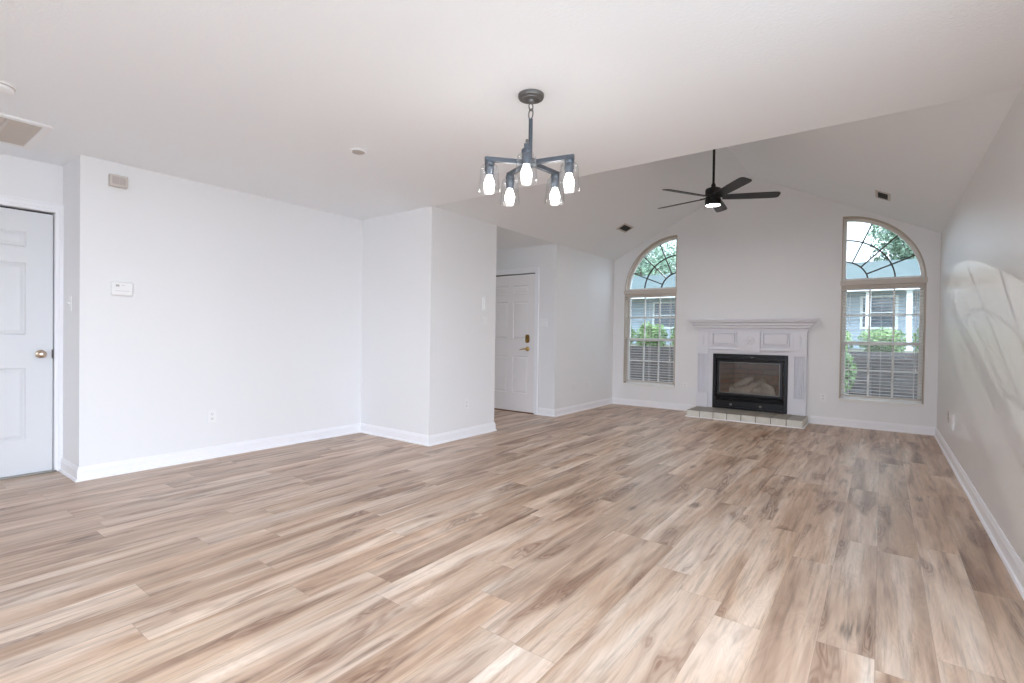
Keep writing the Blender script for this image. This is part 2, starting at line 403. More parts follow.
# ------------------------------------------------------------------ doors
def door_leaf(w, h, right_stile):
    """six-panel leaf in the XZ plane, face at y=0 looking to -y, x from 0 to w"""
    st = right_stile; mid = .105 if w > .85 else .10; pw = (w - 2 * st - mid) / 2
    cx = [0, st, st + pw, st + pw + mid, w - st, w]
    cz = [.012, .28, .835, 1.088, 1.645, 1.765, 1.885, h]
    bm = bmesh.new(); V = {}
    for i, x in enumerate(cx):
        for j, z in enumerate(cz): V[i, j] = bm.verts.new((x, 0, z))
    panels = []
    for i in range(5):
        for j in range(7):
            f = bm.faces.new((V[i, j], V[i+1, j], V[i+1, j+1], V[i, j+1]))
            if i in (1, 3) and j in (1, 3, 5): panels.append(f)
    for f in list(bm.faces): f.normal_update()
    for f in panels:
        s = 1 if f.normal.y < 0 else -1
        bmesh.ops.inset_individual(bm, faces=[f], thickness=.014, depth=-.011)
        bmesh.ops.inset_individual(bm, faces=[f], thickness=.006, depth=0)
        bmesh.ops.inset_individual(bm, faces=[f], thickness=.030, depth=.008)
    # edges and back
    b = [bm.verts.new(p) for p in ((0, .04, .012), (w, .04, .012), (w, .04, h), (0, .04, h))]
    bm.faces.new(b[::-1])
    def side(front, p, q): bm.faces.new(front + [q, p])
    bot = [V[i, 0] for i in range(6)]; side(bot[::-1], b[0], b[1])
    top = [V[i, 7] for i in range(6)]; side(top, b[3], b[2]) if False else bm.faces.new(top + [b[2], b[3]])
    lf = [V[0, j] for j in range(8)]; bm.faces.new(lf + [b[3], b[0]])
    rg = [V[5, j] for j in range(8)]; bm.faces.new(rg + [b[2], b[1]])
    return bm
def casing_bm(w, h):
    """stepped casing and jamb round an opening of w x h, wall face at y=0 looking to -y"""
    bm = bmesh.new()
    for o0, o1, t in ((.008, .030, .012), (.030, .062, .017), (.062, .075, .022)):
        ring(bm, [(-o1, 0), (-o1, h + o1), (w + o1, h + o1), (w + o1, 0)], [(-o0, 0), (-o0, h + o0), (w + o0, h + o0), (w + o0, 0)], 'y', -t, 0, closed=False)
    ring(bm, [(-.02, 0), (-.02, h + .014), (w + .02, h + .014), (w + .02, 0)], [(-.006, 0), (-.006, h + .005), (w + .006, h + .005), (w + .006, 0)], 'y', 0, .12, closed=False)
    return bm
def door_set(name, loc, rz, w, st, thr, paint):
    r = sroot(name, loc); r.rotation_euler = (0, 0, rz)
    lf = obj('door_leaf', door_leaf(w, DH - .012, st), M[paint], r, world=False); lf.location = (0, .018, 0)
    obj('door_casing', casing_bm(w, DH), M['trim'], r, world=False, bevel=.002)
    g = bmesh.new(); ring(g, [(-.006, 0), (-.006, DH + .005), (w + .006, DH + .005), (w + .006, 0)], [(.003, 0), (.003, DH - .010), (w - .004, DH - .010), (w - .004, 0)], 'y', .06, .10, closed=False)
    obj('door_gap_shade', g, M['dark'], r, world=False)  # dark ring behind the leaf, paints in the shaded gap round it
    obj('threshold', BX(-.02, w + .02, -.02, .10, 0, .014), M[thr], r, world=False, bevel=.004)
    return r, lf
# side door in the recessed wall: looks to +x, so local x runs along +y
d1, leaf1 = door_set('door_1', (XD, DL0, 0), R(90), DL1 - DL0, .155, 'metal_sill', 'door')
def knob_bm(x, z):
    bm = bmesh.new(); lathe(bm, [(.032, 0), (.032, -.006), (.026, -.010), (.011, -.014), (.011, -.030), (.020, -.036), (.027, -.046), (.028, -.056), (.022, -.064), (.008, -.068)], (x, 0, z), 24, 'y'); return bm
obj('door_knob', knob_bm(.738, .94), M['nickel'], leaf1, world=False, smooth=True)
obj('latch_plate', BX(.803, .8105, -.002, .03, .905, .975), M['bronze'], leaf1, world=False)
# front door in the foyer wall: looks to -y
d2, leaf2 = door_set('door_2', (DE0, YE, 0), 0, DE1 - DE0, .125, 'threshold', 'door_lightened')
bm = bmesh.new(); prism(bm, [(.785 + .033 * math.copysign(abs(math.cos(a)) ** .6, math.cos(a)), 1.095 + .062 * math.copysign(abs(math.sin(a)) ** .6, math.sin(a))) for a in [2*math.pi*i/28 for i in range(28)]], 'y', -.022, 0)
lock = obj('deadbolt', bm, M['oldbrass'], leaf2, world=False, bevel=.006)
bm = bmesh.new(); lathe(bm, [(.012, -.022), (.012, -.030), (.006, -.032)], (.785, 0, 1.065), 16, 'y'); obj('thumb_turn', bm, M['brass'], lock, world=False, smooth=True)
bm = bmesh.new(); lathe(bm, [(.032, 0), (.032, -.008), (.024, -.014), (.012, -.018), (.012, -.050), (.010, -.054)], (.785, 0, .945), 24, 'y')
tube(bm, [(.785, -.048, .945), (.75, -.052, .945), (.70, -.050, .938), (.672, -.046, .930)], [.010, .009, .007, .006], 12)
obj('lever_handle', bm, M['brass'], leaf2, world=False, smooth=True)
for z in (.25, 1.02, 1.82):
    obj('hinge', BX(-.004, .004, -.008, .012, z - .045, z + .045), M['brass'], leaf2, world=False)

# ------------------------------------------------------------------ windows and blinds
def win_outline(cx, s, t, n=24, z0=SILL):
    """opening outline inset by t"""
    L = [(cx + s * t, z0 + t), (cx + s * (RW - t), z0 + t)]
    r = RW - t; amax = math.acos(min(1, t / r))
    for i in range(n + 1):
        a = amax * i / n; L.append((cx + s * r * math.cos(a), SPR + r * math.sin(a)))
    return L
def blind(cx, s, label):
    x0, x1 = sorted((cx + s * .014, cx + s * (RW - .014)))
    root = thing('window_blind', label, 'blind', ((x0 + x1) / 2, YB + .035, 1.86), 0, 'cream blinds in the arched windows')
    yc = YB + .036
    obj('headrail', BX(x0 - .004, x1 + .004, yc - .032, yc + .028, 1.800, 1.856), M['slat'], root, bevel=.003)
    bm = bmesh.new(); z = .452; tl = R(0.5)
    while z < 1.79:
        dy, dz = .0245 * math.cos(tl), .0245 * math.sin(tl)
        prism(bm, [(yc - dy, z - dz - .0014), (yc, z + .001), (yc + dy, z + dz - .0014), (yc + dy, z + dz + .0014), (yc, z + .004), (yc - dy, z - dz + .0014)], 'x', x0, x1)
        z += .0415
    obj('slats', bm, M['slat'], root)
    obj('bottom_rail', BX(x0, x1, yc - .026, yc + .026, .402, .424), M['slat'], root, bevel=.004)
    for f in (.10, .5, .90):
        bm = bmesh.new(); x = x0 + (x1 - x0) * f
        for dy in (-.027, .027): box(bm, x - .0012, x + .0012, yc + dy - .0008, yc + dy + .0008, .42, 1.80)
        obj('ladder_cord', bm, M['plate'], root)
    bm = bmesh.new(); xx = x1 - .07; tube(bm, [(xx, yc - .036, 1.80), (xx + .002, yc - .037, 1.3), (xx, yc - .036, .80)], .0018, 6)
    lathe(bm, [(.003, .80), (.008, .79), (.009, .765), (.006, .755)], (xx, yc - .036, 0), 10)
    obj('pull_cord', bm, M['plate'], root)
    return root
def window(n, cx, s):
    root = sroot('window_%d' % n, (cx + s * RW / 2, YB, SILL))
    bm = bmesh.new(); ring(bm, win_outline(cx, s, 0), win_outline(cx, s, .012), 'y', YB - .003, YW)
    obj('jamb_liner', bm, M['tan'], root)
    x0, x1 = sorted((cx, cx + s * RW))
    obj('sill_board', BX(x0 - .012, x1 + .012, YB - .012, YW - .02, SILL - .018, SILL + .014), M['vinyl'], root, bevel=.003)
    obj('mullion', BX(x0 - .012, x1 + .012, YB - .010, YW - .01, 1.858, 1.925), M['cream'], root, bevel=.002)
    # quarter-round head
    a, b = [], []
    ro, ri = RW - .012, RW - .048; n_ = 28
    zb = 1.925; am = math.acos(.012 / ro); a0 = math.asin((zb - SPR) / ro)
    for i in range(n_ + 1):
        t = a0 + (am - a0) * i / n_; a.append((cx + s * ro * math.cos(t), SPR + ro * math.sin(t)))
    am2 = math.acos(.045 / ri); a02 = math.asin((zb + .03 - SPR) / ri)
    for i in range(n_ + 1):
        t = a02 + (am2 - a02) * i / n_; b.append((cx + s * ri * math.cos(t), SPR + ri * math.sin(t)))
    a.append((cx + s * .012, zb)); b.append((cx + s * .045, zb + .03))
    bm = bmesh.new(); ring(bm, a, b, 'y', 8.000, 8.045); obj('arch_frame', bm, M['vinyl'], root)
    bm = bmesh.new()
    for rr in (.33 * RW, .655 * RW):
        c0 = math.asin((zb + .02 - SPR) / rr); c1 = math.acos(.04 / rr)
        pts = [c0 + (c1 - c0) * i / 20 for i in range(21)]
        ring(bm, [(cx + s * (rr + .008) * math.cos(t), SPR + (rr + .008) * math.sin(t)) for t in pts], [(cx + s * (rr - .008) * math.cos(t), SPR + (rr - .008) * math.sin(t)) for t in pts], 'y', 8.012, 8.034, closed=False)
    for t in (R(22.5), R(45), R(67.5)):
        c, q = math.cos(t), math.sin(t); r0_, r1_ = .33 * RW, RW - .04; w_ = .008
        prism(bm, [(cx + s * (r0_ * c - w_ * q), SPR + r0_ * q + w_ * c), (cx + s * (r1_ * c - w_ * q), SPR + r1_ * q + w_ * c), (cx + s * (r1_ * c + w_ * q), SPR + r1_ * q - w_ * c), (cx + s * (r0_ * c + w_ * q), SPR + r0_ * q - w_ * c)], 'y', 8.014, 8.032)
    obj('sunburst_muntins', bm, M['bronze'], root)
    bm = bmesh.new(); ps = [(cx + s * .03, zb + .01)] + [(cx + s * (ri + .01) * math.cos(a02 + (am2 - a02) * i / n_), SPR + (ri + .01) * math.sin(a02 + (am2 - a02) * i / n_)) for i in range(n_ + 1)]
    prism(bm, ps, 'y', 8.021, 8.025); obj('arch_pane', bm, M['pane'], root)
    # double-hung sashes
    for nm, z0, z1, y0 in (('upper_sash', 1.085, 1.858, 8.030), ('lower_sash', SILL + .014, 1.125, 8.000)):
        xa, xb = x0 + .014, x1 - .014; f = .042
        bm = bmesh.new(); ring(bm, [(xa, z0), (xb, z0), (xb, z1), (xa, z1)], [(xa + f, z0 + f), (xb - f, z0 + f), (xb - f, z1 - f), (xa + f, z1 - f)], 'y', y0, y0 + .028)
        sh = obj(nm, bm, M['vinyl'], root, bevel=.002)
        bm = bmesh.new()
        for i in (1, 2): xm = xa + f + (xb - xa - 2 * f) * i / 3; box(bm, xm - .010, xm + .010, y0 + .006, y0 + .022, z0 + f, z1 - f)
        zm = (z0 + z1) / 2; box(bm, xa + f, xb - f, y0 + .007, y0 + .021, zm - .010, zm + .010)
        obj('muntins', bm, M['vinyl'], sh)
        obj('pane', BX(xa + .02, xb - .02, y0 + .012, y0 + .016, z0 + .02, z1 - .02), M['pane'], sh)
    return root
window(1, *WINS[0]); window(2, *WINS[1])
blind(*WINS[0], 'open cream blind in the arched window between the corner and the fireplace')
blind(*WINS[1], 'open cream blind in the arched window between the fireplace and the grey side wall')

# ------------------------------------------------------------------ fireplace
MX, Z0H, YF = -1.543, .100, YB      # centre line, hearth height, wall face
hearth = thing('tiled_hearth', 'low raised hearth of cream tiles on the floor below the fireplace', 'hearth', (MX, 7.62, 0))
HY = 7.335
obj('core', BX(HX0 + .016, HX1 - .016, HY + .012, YB - .03, 0, Z0H - .012), M['grout'], hearth)
ft = bmesh.new(); tp = bmesh.new(); n = 8; wid = (HX1 - HX0 - .02) / n
for i in range(n):
    xa = HX0 + .01 + wid * i
    box(ft, xa + .004, xa + wid - .004, HY + .002, HY + .012, .012, Z0H - .004)
    box(tp, xa + .004, xa + wid - .004, HY + .004, HY + .20, Z0H - .012, Z0H)
    box(tp, xa + .004, xa + wid - .004, HY + .208, HY + .40, Z0H - .012, Z0H)
    box(tp, xa + .004, xa + wid - .004, HY + .408, YB - .03, Z0H - .012, Z0H)
for x_a, x_b in ((HX0 + .006, HX0 + .016), (HX1 - .016, HX1 - .006)):
    for k in range(3): ya = HY + .012 + .185 * k; box(ft, x_a, x_b, ya + .004, min(ya + .181, YB - .03), .012, Z0H - .004)
obj('front_tiles', ft, M['tile'], hearth, bevel=.0025); obj('top_tiles', tp, M['tiletop'], hearth, bevel=.002)
bm = bmesh.new(); ring(bm, [(HX0 - .012, YB - .03), (HX0 - .012, HY - .018), (HX1 + .012, HY - .018), (HX1 + .012, YB - .03)], [(HX0 + .006, YB - .03), (HX0 + .006, HY + .002), (HX1 - .006, HY + .002), (HX1 - .006, YB - .03)], 'z', 0, .014, closed=False)
obj('shoe_moulding', bm, M['trim'], hearth, bevel=.004)

mantel = thing('fireplace_mantel', 'white carved fireplace mantel with fluted legs against the back wall', 'mantel', (MX, YB - .1, Z0H))
HB = .728
FI = .500                            # half width of the firebox opening
bm = bmesh.new()                     # backing board
ring(bm, [(MX - HB, Z0H), (MX - HB, 1.27), (MX + HB, 1.27), (MX + HB, Z0H)], [(MX - FI, Z0H), (MX - FI, .915), (MX + FI, .915), (MX + FI, Z0H)], 'y', YB - .045, YB - .002, closed=False)
obj('surround', bm, M['mantel'], mantel, bevel=.002)
YS = YB - .045
bm = bmesh.new()                     # crown: stepped and coved mouldings, mitred returns
for ov, d, za, zb in ((.010, .060, 1.252, 1.272), (.028, .078, 1.272, 1.284), (.050, .100, 1.300, 1.322), (.070, .120, 1.340, 1.360), (.112, .155, 1.382, 1.404)):
    box(bm, MX - HB - ov, MX + HB + ov, YB - d, YB - .002, za, zb)
for o0, d0, o1, d1, za, zb in ((.028, .078, .050, .100, 1.284, 1.300), (.050, .100, .070, .120, 1.322, 1.340), (.070, .120, .112, .155, 1.360, 1.382)):
    v = [bm.verts.new(p) for p in ((MX-HB-o0, YB-d0, za), (MX+HB+o0, YB-d0, za), (MX+HB+o0, YB-.002, za), (MX-HB-o0, YB-.002, za), (MX-HB-o1, YB-d1, zb), (MX+HB+o1, YB-d1, zb), (MX+HB+o1, YB-.002, zb), (MX-HB-o1, YB-.002, zb))]
    for f in ((3,2,1,0),(4,5,6,7),(0,1,5,4),(1,2,6,5),(2,3,7,6),(3,0,4,7)): bm.faces.new([v[i] for i in f])
obj('crown_moulding', bm, M['mantel'], mantel)
obj('shelf', BX(MX - HB - .135, MX + HB + .130, YB - .175, YB - .002, 1.404, 1.430), M['mantel'], mantel, bevel=.004)
def raised(bm, x0, x1, z0, z1, y, t=.034):
    ring(bm, [(x0, z0), (x1, z0), (x1, z1), (x0, z1)], [(x0+.016, z0+.016), (x1-.016, z0+.016), (x1-.016, z1-.016), (x0+.016, z1-.016)], 'y', y - t, y)
    prism(bm, [(x0+.028, z0+.028), (x1-.028, z0+.028), (x1-.028, z1-.028), (x0+.028, z1-.028)], 'y', y - t * .9, y)
for sx_ in (-1, 1):
    bm = bmesh.new(); c = MX + sx_ * .345; raised(bm, c - .172, c + .172, 1.045, 1.232, YS)
    obj('frieze_panel', bm, M['mantel'], mantel, bevel=.002)
obj('frieze_moulding', BX(MX - HB - .006, MX + HB + .006, YS - .030, YS, .976, .998), M['mantel'], mantel, bevel=.003)
kb = obj('centre_block', BX(MX - .146, MX + .146, YS - .034, YS, .950, 1.252), M['mantel'], mantel, bevel=.003)
bm = bmesh.new()                     # four-petal rosette in a square
for q in range(4):
    a = R(45 + 90 * q); L = []
    for i in range(16):
        t = 2 * math.pi * i / 16; u, w = .040 + .036 * math.cos(t), .015 * math.sin(t); L.append((MX + u * math.cos(a) - w * math.sin(a), 1.112 + u * math.sin(a) + w * math.cos(a)))
    prism(bm, L, 'y', YS - .050, YS - .034)
    b_ = R(90 * q); L = [(MX + (.052 + .022 * math.cos(2*math.pi*i/14)) * math.cos(b_) - .026 * math.sin(2*math.pi*i/14) * math.sin(b_), 1.112 + (.052 + .022 * math.cos(2*math.pi*i/14)) * math.sin(b_) + .026 * math.sin(2*math.pi*i/14) * math.cos(b_)) for i in range(14)]
    L2 = [(MX + (x - MX - .052 * math.cos(b_)) * .6 + .052 * math.cos(b_), 1.112 + (z - 1.112 - .052 * math.sin(b_)) * .6 + .052 * math.sin(b_)) for x, z in L]
    ring(bm, L, L2, 'y', YS - .046, YS - .034)
lathe(bm, [(.014, YS - .034), (.014, YS - .050), (.006, YS - .056)], (MX, 0, 1.112), 16, 'y')
obj('rosette', bm, M['mantel'], kb, bevel=.001)
for sx_ in (-1, 1):
    xo, xi = MX + sx_ * HB, MX + sx_ * (HB - .168)
    x0, x1 = min(xo, xi), max(xo, xi); xm = (x0 + x1) / 2
    eb = obj('end_block', BX(x0 + .004, x1 - .004, YS - .024, YS, .998, 1.252), M['mantel'], mantel, bevel=.003)
    bm = bmesh.new(); prism(bm, [(xm, 1.045), (xm + .022, 1.12), (xm, 1.20), (xm - .022, 1.12)], 'y', YS - .036, YS - .024); prism(bm, [(xm, 1.075), (xm + .011, 1.12), (xm, 1.17), (xm - .011, 1.12)], 'y', YS - .044, YS - .036)
    obj('lozenge', bm, M['mantel'], eb, bevel=.001)
    bm = bmesh.new(); prof = [(x0 + .008, YS), (x0 + .008, YS - .026)]     # fluted shaft as one outline
    nf = 6; span = (x1 - x0 - .036) / nf
    for i in range(nf):
        xa = x0 + .018 + span * i
        prof += [(xa + span * .12, YS - .026), (xa + span * .22, YS - .012), (xa + span * .5, YS - .006), (xa + span * .78, YS - .012), (xa + span * .88, YS - .026)]
    prof += [(x1 - .008, YS - .026), (x1 - .008, YS)]
    prism(bm, prof, 'z', .318, .905); obj('fluted_shaft', bm, M['mantel'], mantel)
    bm = bmesh.new(); box(bm, x0, x1, YS - .038, YS, .905, .925); box(bm, x0 + .003, x1 - .003, YS - .028, YS, .925, .978); obj('capital', bm, M['mantel'], mantel, bevel=.003)
    bm = bmesh.new(); box(bm, x0, x1, YS - .036, YS, Z0H, .300); box(bm, x0 + .004, x1 - .004, YS - .030, YS, .300, .318); obj('plinth_block', bm, M['mantel'], mantel, bevel=.003)

ins = thing('fireplace_insert', 'black gas fireplace insert with logs behind glass under the white mantel', 'fireplace', (MX, YB, Z0H))
fx0, fx1 = MX - FI + .002, MX + FI - .002; gx0, gx1, gz0, gz1 = MX - .405, MX + .405, .335, .795
YI = YB - .060
bm = bmesh.new(); ring(bm, [(fx0, Z0H + .001), (fx1, Z0H + .001), (fx1, .912), (fx0, .912)], [(fx0 + .045, Z0H + .03), (fx1 - .045, Z0H + .03), (fx1 - .045, .885), (fx0 + .045, .885)], 'y', YI, YB - .004)
obj('outer_frame', bm, M['black_metal'], ins, bevel=.003)
obj('upper_panel', BX(fx0 + .045, fx1 - .045, YI + .018, YB - .004, .845, .885), M['black_metal'], ins)
bm = bmesh.new(); box(bm, fx0 + .030, fx1 - .030, YI - .016, YI + .02, .828, .846); box(bm, fx0 + .05, fx1 - .05, YI - .006, YI + .02, .850, .856); obj('hood_bar', bm, M['black_metal'], ins, bevel=.003)
obj('maker_badge', BX(MX + .02, MX + .06, YI + .014, YI + .018, .862, .872), M['steel_trim'], ins)
bm = bmesh.new(); ring(bm, [(gx0 - .035, gz0 - .035), (gx1 + .035, gz0 - .035), (gx1 + .035, gz1 + .028), (gx0 - .035, gz1 + .028)], [(gx0, gz0), (gx1, gz0), (gx1, gz1), (gx0, gz1)], 'y', YI + .002, YI + .03)
gf = obj('glass_frame', bm, M['black_metal'], ins, bevel=.004)
bm = bmesh.new(); ring(bm, [(gx0 - .004, gz0 - .004), (gx1 + .004, gz0 - .004), (gx1 + .004, gz1 + .004), (gx0 - .004, gz1 + .004)], [(gx0 + .010, gz0 + .012), (gx1 - .010, gz0 + .012), (gx1 - .010, gz1 - .010), (gx0 + .010, gz1 - .010)], 'y', YI + .010, YI + .034)
obj('glass_bead', bm, M['steel_trim'], gf)
obj('glass_pane', BX(gx0, gx1, YI + .020, YI + .024, gz0, gz1), M['fireglass'], gf)
bm = bmesh.new()
for z in (.262, .240, .218): prism(bm, [(YI - .004, z), (YI + .026, z + .010), (YI + .026, z + .018), (YI - .004, z + .008)], 'x', fx0 + .045, fx1 - .045)
obj('lower_louvre', bm, M['black_metal'], ins)
cp = obj('control_panel', BX(fx0 + .045, fx1 - .045, YI + .020, YB - .004, Z0H + .03, .218), M['black_metal'], ins)
for x in (MX - .24, MX + .16):
    bm = bmesh.new(); lathe(bm, [(.018, YI + .020), (.018, YI + .006), (.012, YI + .002)], (x, 0, .165), 16, 'y'); obj('knob', bm, M['steel_trim'], cp, smooth=True)
# firebox lining: an open tray of brick panels behind the wall face
bm = bmesh.new(); fy0, fy1 = YB + .0, YB + .42
bb = [(gx0 - .03, fy0), (gx0 + .10, fy1), (gx1 - .10, fy1), (gx1 + .03, fy0)]
ring(bm, [(bb[0][0] - .02, fy0), (bb[1][0] - .02, fy1 + .02), (bb[2][0] + .02, fy1 + .02), (bb[3][0] + .02, fy0)], bb, 'z', gz0 - .06, gz1 + .06, closed=False)
obj('brick_liner', bm, M['firebrick'], ins)
bm = bmesh.new(); prism(bm, bb, 'z', gz0 - .06, gz0 - .03); obj('ember_bed', bm, M['ember'], ins)
bm = bmesh.new(); prism(bm, bb, 'z', gz1 + .05, gz1 + .06); obj('firebox_top', bm, M['black_metal'], ins)
def log(p0, p1, r, seed):
    rnd = random.Random(seed); bm = bmesh.new(); a, b = Vector(p0), Vector(p1); pts = []; rs = []
    for i in range(9):
        t = i / 8; p = a.lerp(b, t); pts.append(p + Vector((0, rnd.uniform(-.008, .008), rnd.uniform(-.008, .010)))); rs.append(r * (1 + rnd.uniform(-.16, .16)) * (.8 if i in (0, 8) else 1))
    tube(bm, pts, rs, 12); return bm
ZL = gz0 - .03
for k, (a, b, r) in enumerate((((MX-.30, YB+.26, ZL+.06), (MX+.28, YB+.27, ZL+.065), .075), ((MX-.30, YB+.12, ZL+.045), (MX+.05, YB+.15, ZL+.06), .062), ((MX+.0, YB+.13, ZL+.045), (MX+.32, YB+.11, ZL+.06), .060),
        ((MX-.24, YB+.11, ZL+.10), (MX-.02, YB+.28, ZL+.23), .050), ((MX-.02, YB+.12, ZL+.11), (MX+.16, YB+.29, ZL+.22), .046), ((MX+.28, YB+.12, ZL+.09), (MX+.10, YB+.27, ZL+.20), .044))):
    obj('gas_log', log(a, b, r, k), M['log'], ins, smooth=True)

# ------------------------------------------------------------------ chandelier
CX, CY, ZA = -1.55, 2.235, 2.075
ch = thing('chandelier', 'grey metal chandelier with five lit bulbs in clear glass shades', 'chandelier', (CX, CY, H))
bm = bmesh.new(); lathe(bm, [(.070, H), (.070, H - .012), (.066, H - .020), (.050, H - .022), (.048, H - .028), (.022, H - .030), (.018, H - .042), (.004, H - .046)], (CX, CY, 0), 32)
obj('canopy', bm, M['grey_metal'], ch, smooth=True)
def link(z, h, w, rot):
    bm = bmesh.new(); tube(bm, [(CX + w * math.sin(t) * math.cos(rot), CY + w * math.sin(t) * math.sin(rot), z + h * math.cos(t)) for t in [2 * math.pi * i / 24 for i in range(24)]], .0032, 8, True); return bm
obj('chain_link', link(H - .062, .022, .013, R(70)), M['grey_metal'], ch, smooth=True)
obj('chain_link', link(H - .102, .027, .016, R(-10)), M['grey_metal'], ch, smooth=True)
bm = bmesh.new(); lathe(bm, [(.011, H - .130), (.011, ZA + .01)], (CX, CY, 0), 16); obj('rod', bm, M['slate_metal'], ch, smooth=True)
bm = bmesh.new(); lathe(bm, [(.030, ZA + .018), (.034, ZA + .012), (.034, ZA - .012), (.028, ZA - .018), (.010, ZA - .026)], (CX, CY, 0), 24); obj('hub', bm, M['slate_metal'], ch, smooth=True)
def rotz(bm, a, c):
    bmesh.ops.rotate(bm, verts=bm.verts, cent=c, matrix=Matrix.Rotation(a, 3, 'Z'))
for k in range(5):
    a = R(-60 + 72 * k); c = (CX, CY, 0); RA = .222
    bm = bmesh.new(); box(bm, CX + .02, CX + .248, CY - .011, CY + .011, ZA - .012, ZA + .012); rotz(bm, a, c)
    arm = obj('arm', bm, M['slate_metal'], ch, bevel=.002)
    sx0, sy0 = CX + RA * math.cos(a), CY + RA * math.sin(a)
    bm = bmesh.new(); lathe(bm, [(.024, ZA - .010), (.026, ZA - .016), (.026, ZA - .030), (.023, ZA - .034), (.025, ZA - .040), (.025, ZA - .062), (.022, ZA - .066), (.022, ZA - .086), (.012, ZA - .088)], (sx0, sy0, 0), 24)
    obj('socket', bm, M['slate_metal'], arm, smooth=True)
    bm = bmesh.new(); o_, i_ = [], []
    prof = [(.0265, ZA - .034), (.042, ZA - .036), (.047, ZA - .044), (.052, ZA - .10), (.057, ZA - .160), (.0575, ZA - .172), (.0550, ZA - .172), (.0545, ZA - .160), (.0495, ZA - .10), (.0445, ZA - .046), (.040, ZA - .039), (.0265, ZA - .037)]
    lathe(bm, prof, (sx0, sy0, 0), 32, cap=False); obj('glass_shade', bm, M['shade'], arm, smooth=True)
    bm = bmesh.new(); lathe(bm, [(.013, ZA - .082), (.015, ZA - .094), (.023, ZA - .112), (.028, ZA - .130), (.027, ZA - .146), (.020, ZA - .160), (.010, ZA - .168), (.002, ZA - .170)], (sx0, sy0, 0), 20)
    obj('bulb', bm, M['bulb'], arm, smooth=True)
bm = bmesh.new(); fxx, fyy = CX + .205 * math.cos(R(-60)), CY + .205 * math.sin(R(-60)); lathe(bm, [(.006, ZA + .01), (.006, ZA + .030), (.008, ZA + .032), (.008, ZA + .042), (.005, ZA + .046)], (fxx, fyy, 0), 14)
obj('finial', bm, M['grey_metal'], ch, smooth=True)

# ------------------------------------------------------------------ ceiling fan
FX, FY, FZ = XC, 5.94, 2.745
fan = thing('ceiling_fan', 'black five-bladed ceiling fan with a lit disc hanging from the vault', 'ceiling fan', (FX, FY, RIDGE))
bm = bmesh.new(); lathe(bm, [(.030, RIDGE - .115), (.055, RIDGE - .105), (.068, RIDGE - .07), (.070, RIDGE - .03), (.070, RIDGE + .02)], (FX, FY, 0), 28); obj('ceiling_canopy', bm, M['fan_black'], fan, smooth=True)
bm = bmesh.new(); lathe(bm, [(.0135, RIDGE - .10), (.0135, 2.86)], (FX, FY, 0), 16); obj('downrod', bm, M['fan_black'], fan, smooth=True)
bm = bmesh.new(); lathe(bm, [(.015, 2.905), (.022, 2.89), (.026, 2.862), (.040, 2.850), (.078, 2.842), (.086, 2.832), (.087, 2.775), (.080, 2.770), (.080, 2.722), (.087, 2.716), (.087, 2.655), (.079, 2.652), (.076, 2.664)], (FX, FY, 0), 36); obj('motor_housing', bm, M['fan_black'], fan, smooth=True)
bm = bmesh.new(); lathe(bm, [(.075, 2.664), (.074, 2.660), (.060, 2.656), (.030, 2.654), (.002, 2.6535)], (FX, FY, 0), 32); obj('light_diffuser', bm, M['fan_light'], fan, smooth=True)
for k in range(5):
    a = R(-48 + 72 * k); bm = bmesh.new(); L = []
    ow = [(.10, .050), (.16, .058), (.40, .066), (.62, .068), (.665, .064), (.688, .050), (.695, .025)]
    L = [(FX + r, FY - w) for r, w in ow] + [(FX + r, FY + w) for r, w in ow[::-1]]
    prism(bm, L, 'z', FZ - .0035, FZ + .0035)
    bmesh.ops.rotate(bm, verts=bm.verts, cent=(FX, FY, FZ), matrix=Matrix.Rotation(R(-13), 3, 'X')); rotz(bm, a, (FX, FY, 0))
    bl = obj('blade', bm, M['blade'], fan, bevel=.0015)
    bm = bmesh.new(); box(bm, FX + .07, FX + .15, FY - .018, FY + .018, FZ + .003, FZ + .010)
    bmesh.ops.rotate(bm, verts=bm.verts, cent=(FX, FY, FZ), matrix=Matrix.Rotation(R(-13), 3, 'X')); rotz(bm, a, (FX, FY, 0)); obj('blade_bracket', bm, M['fan_black'], bl)

# ------------------------------------------------------------------ wall plates (face -y in local space, base on the wall at y=0)
def outlet(label, group, loc, rz, mat):
    r = thing('wall_outlet', label, 'outlet', loc, rz, group)
    pl = obj('cover_plate', BX(-.036, .036, -.006, 0, -.058, .058), mat, r, world=False, bevel=.003)
    for z in (-.020, .020):
        bm = bmesh.new(); prism(bm, [(.0165 * math.copysign(min(1, abs(math.cos(t)) * 1.15), math.cos(t)), z + .0145 * math.sin(t)) for t in [2*math.pi*i/20 for i in range(20)]], 'y', -.0085, -.005)
        s_ = obj('receptacle', bm, mat, r, world=False)
        bm = bmesh.new()
        for x in (-.006, .006): box(bm, x - .0012, x + .0012, -.0092, -.0084, z - .002, z + .007)
        lathe(bm, [(.0025, -.0092), (.0025, -.0084)], (0, 0, z - .0075), 10, 'y'); obj('slots', bm, M['dark'], s_, world=False)
    bm = bmesh.new(); lathe(bm, [(.003, -.006), (.003, -.0075), (.001, -.008)], (0, 0, 0), 10, 'y'); obj('screw', bm, mat, r, world=False)
    return r
G = 'electrical outlets along the walls'
o1 = outlet('white electrical outlet low on the broad wall beneath the thermostat', G, (XL, 2.0, .375), R(90), M['plate'])
dup(o1, (XP, 4.156, .37), R(90), 'white electrical outlet below the switches on the wall beside the hall opening', G)
dup(o1, (XP, 6.57, .385), R(90), 'white electrical outlet on the wall right of the front door, nearer the door', G)
dup(o1, (XP, 7.02, .37), R(90), 'white electrical outlet on the wall right of the front door, nearer the back corner', G)
dup(o1, (-2.469, YB, .386), 0, 'white electrical outlet between the tall window and the left leg of the mantel', G)
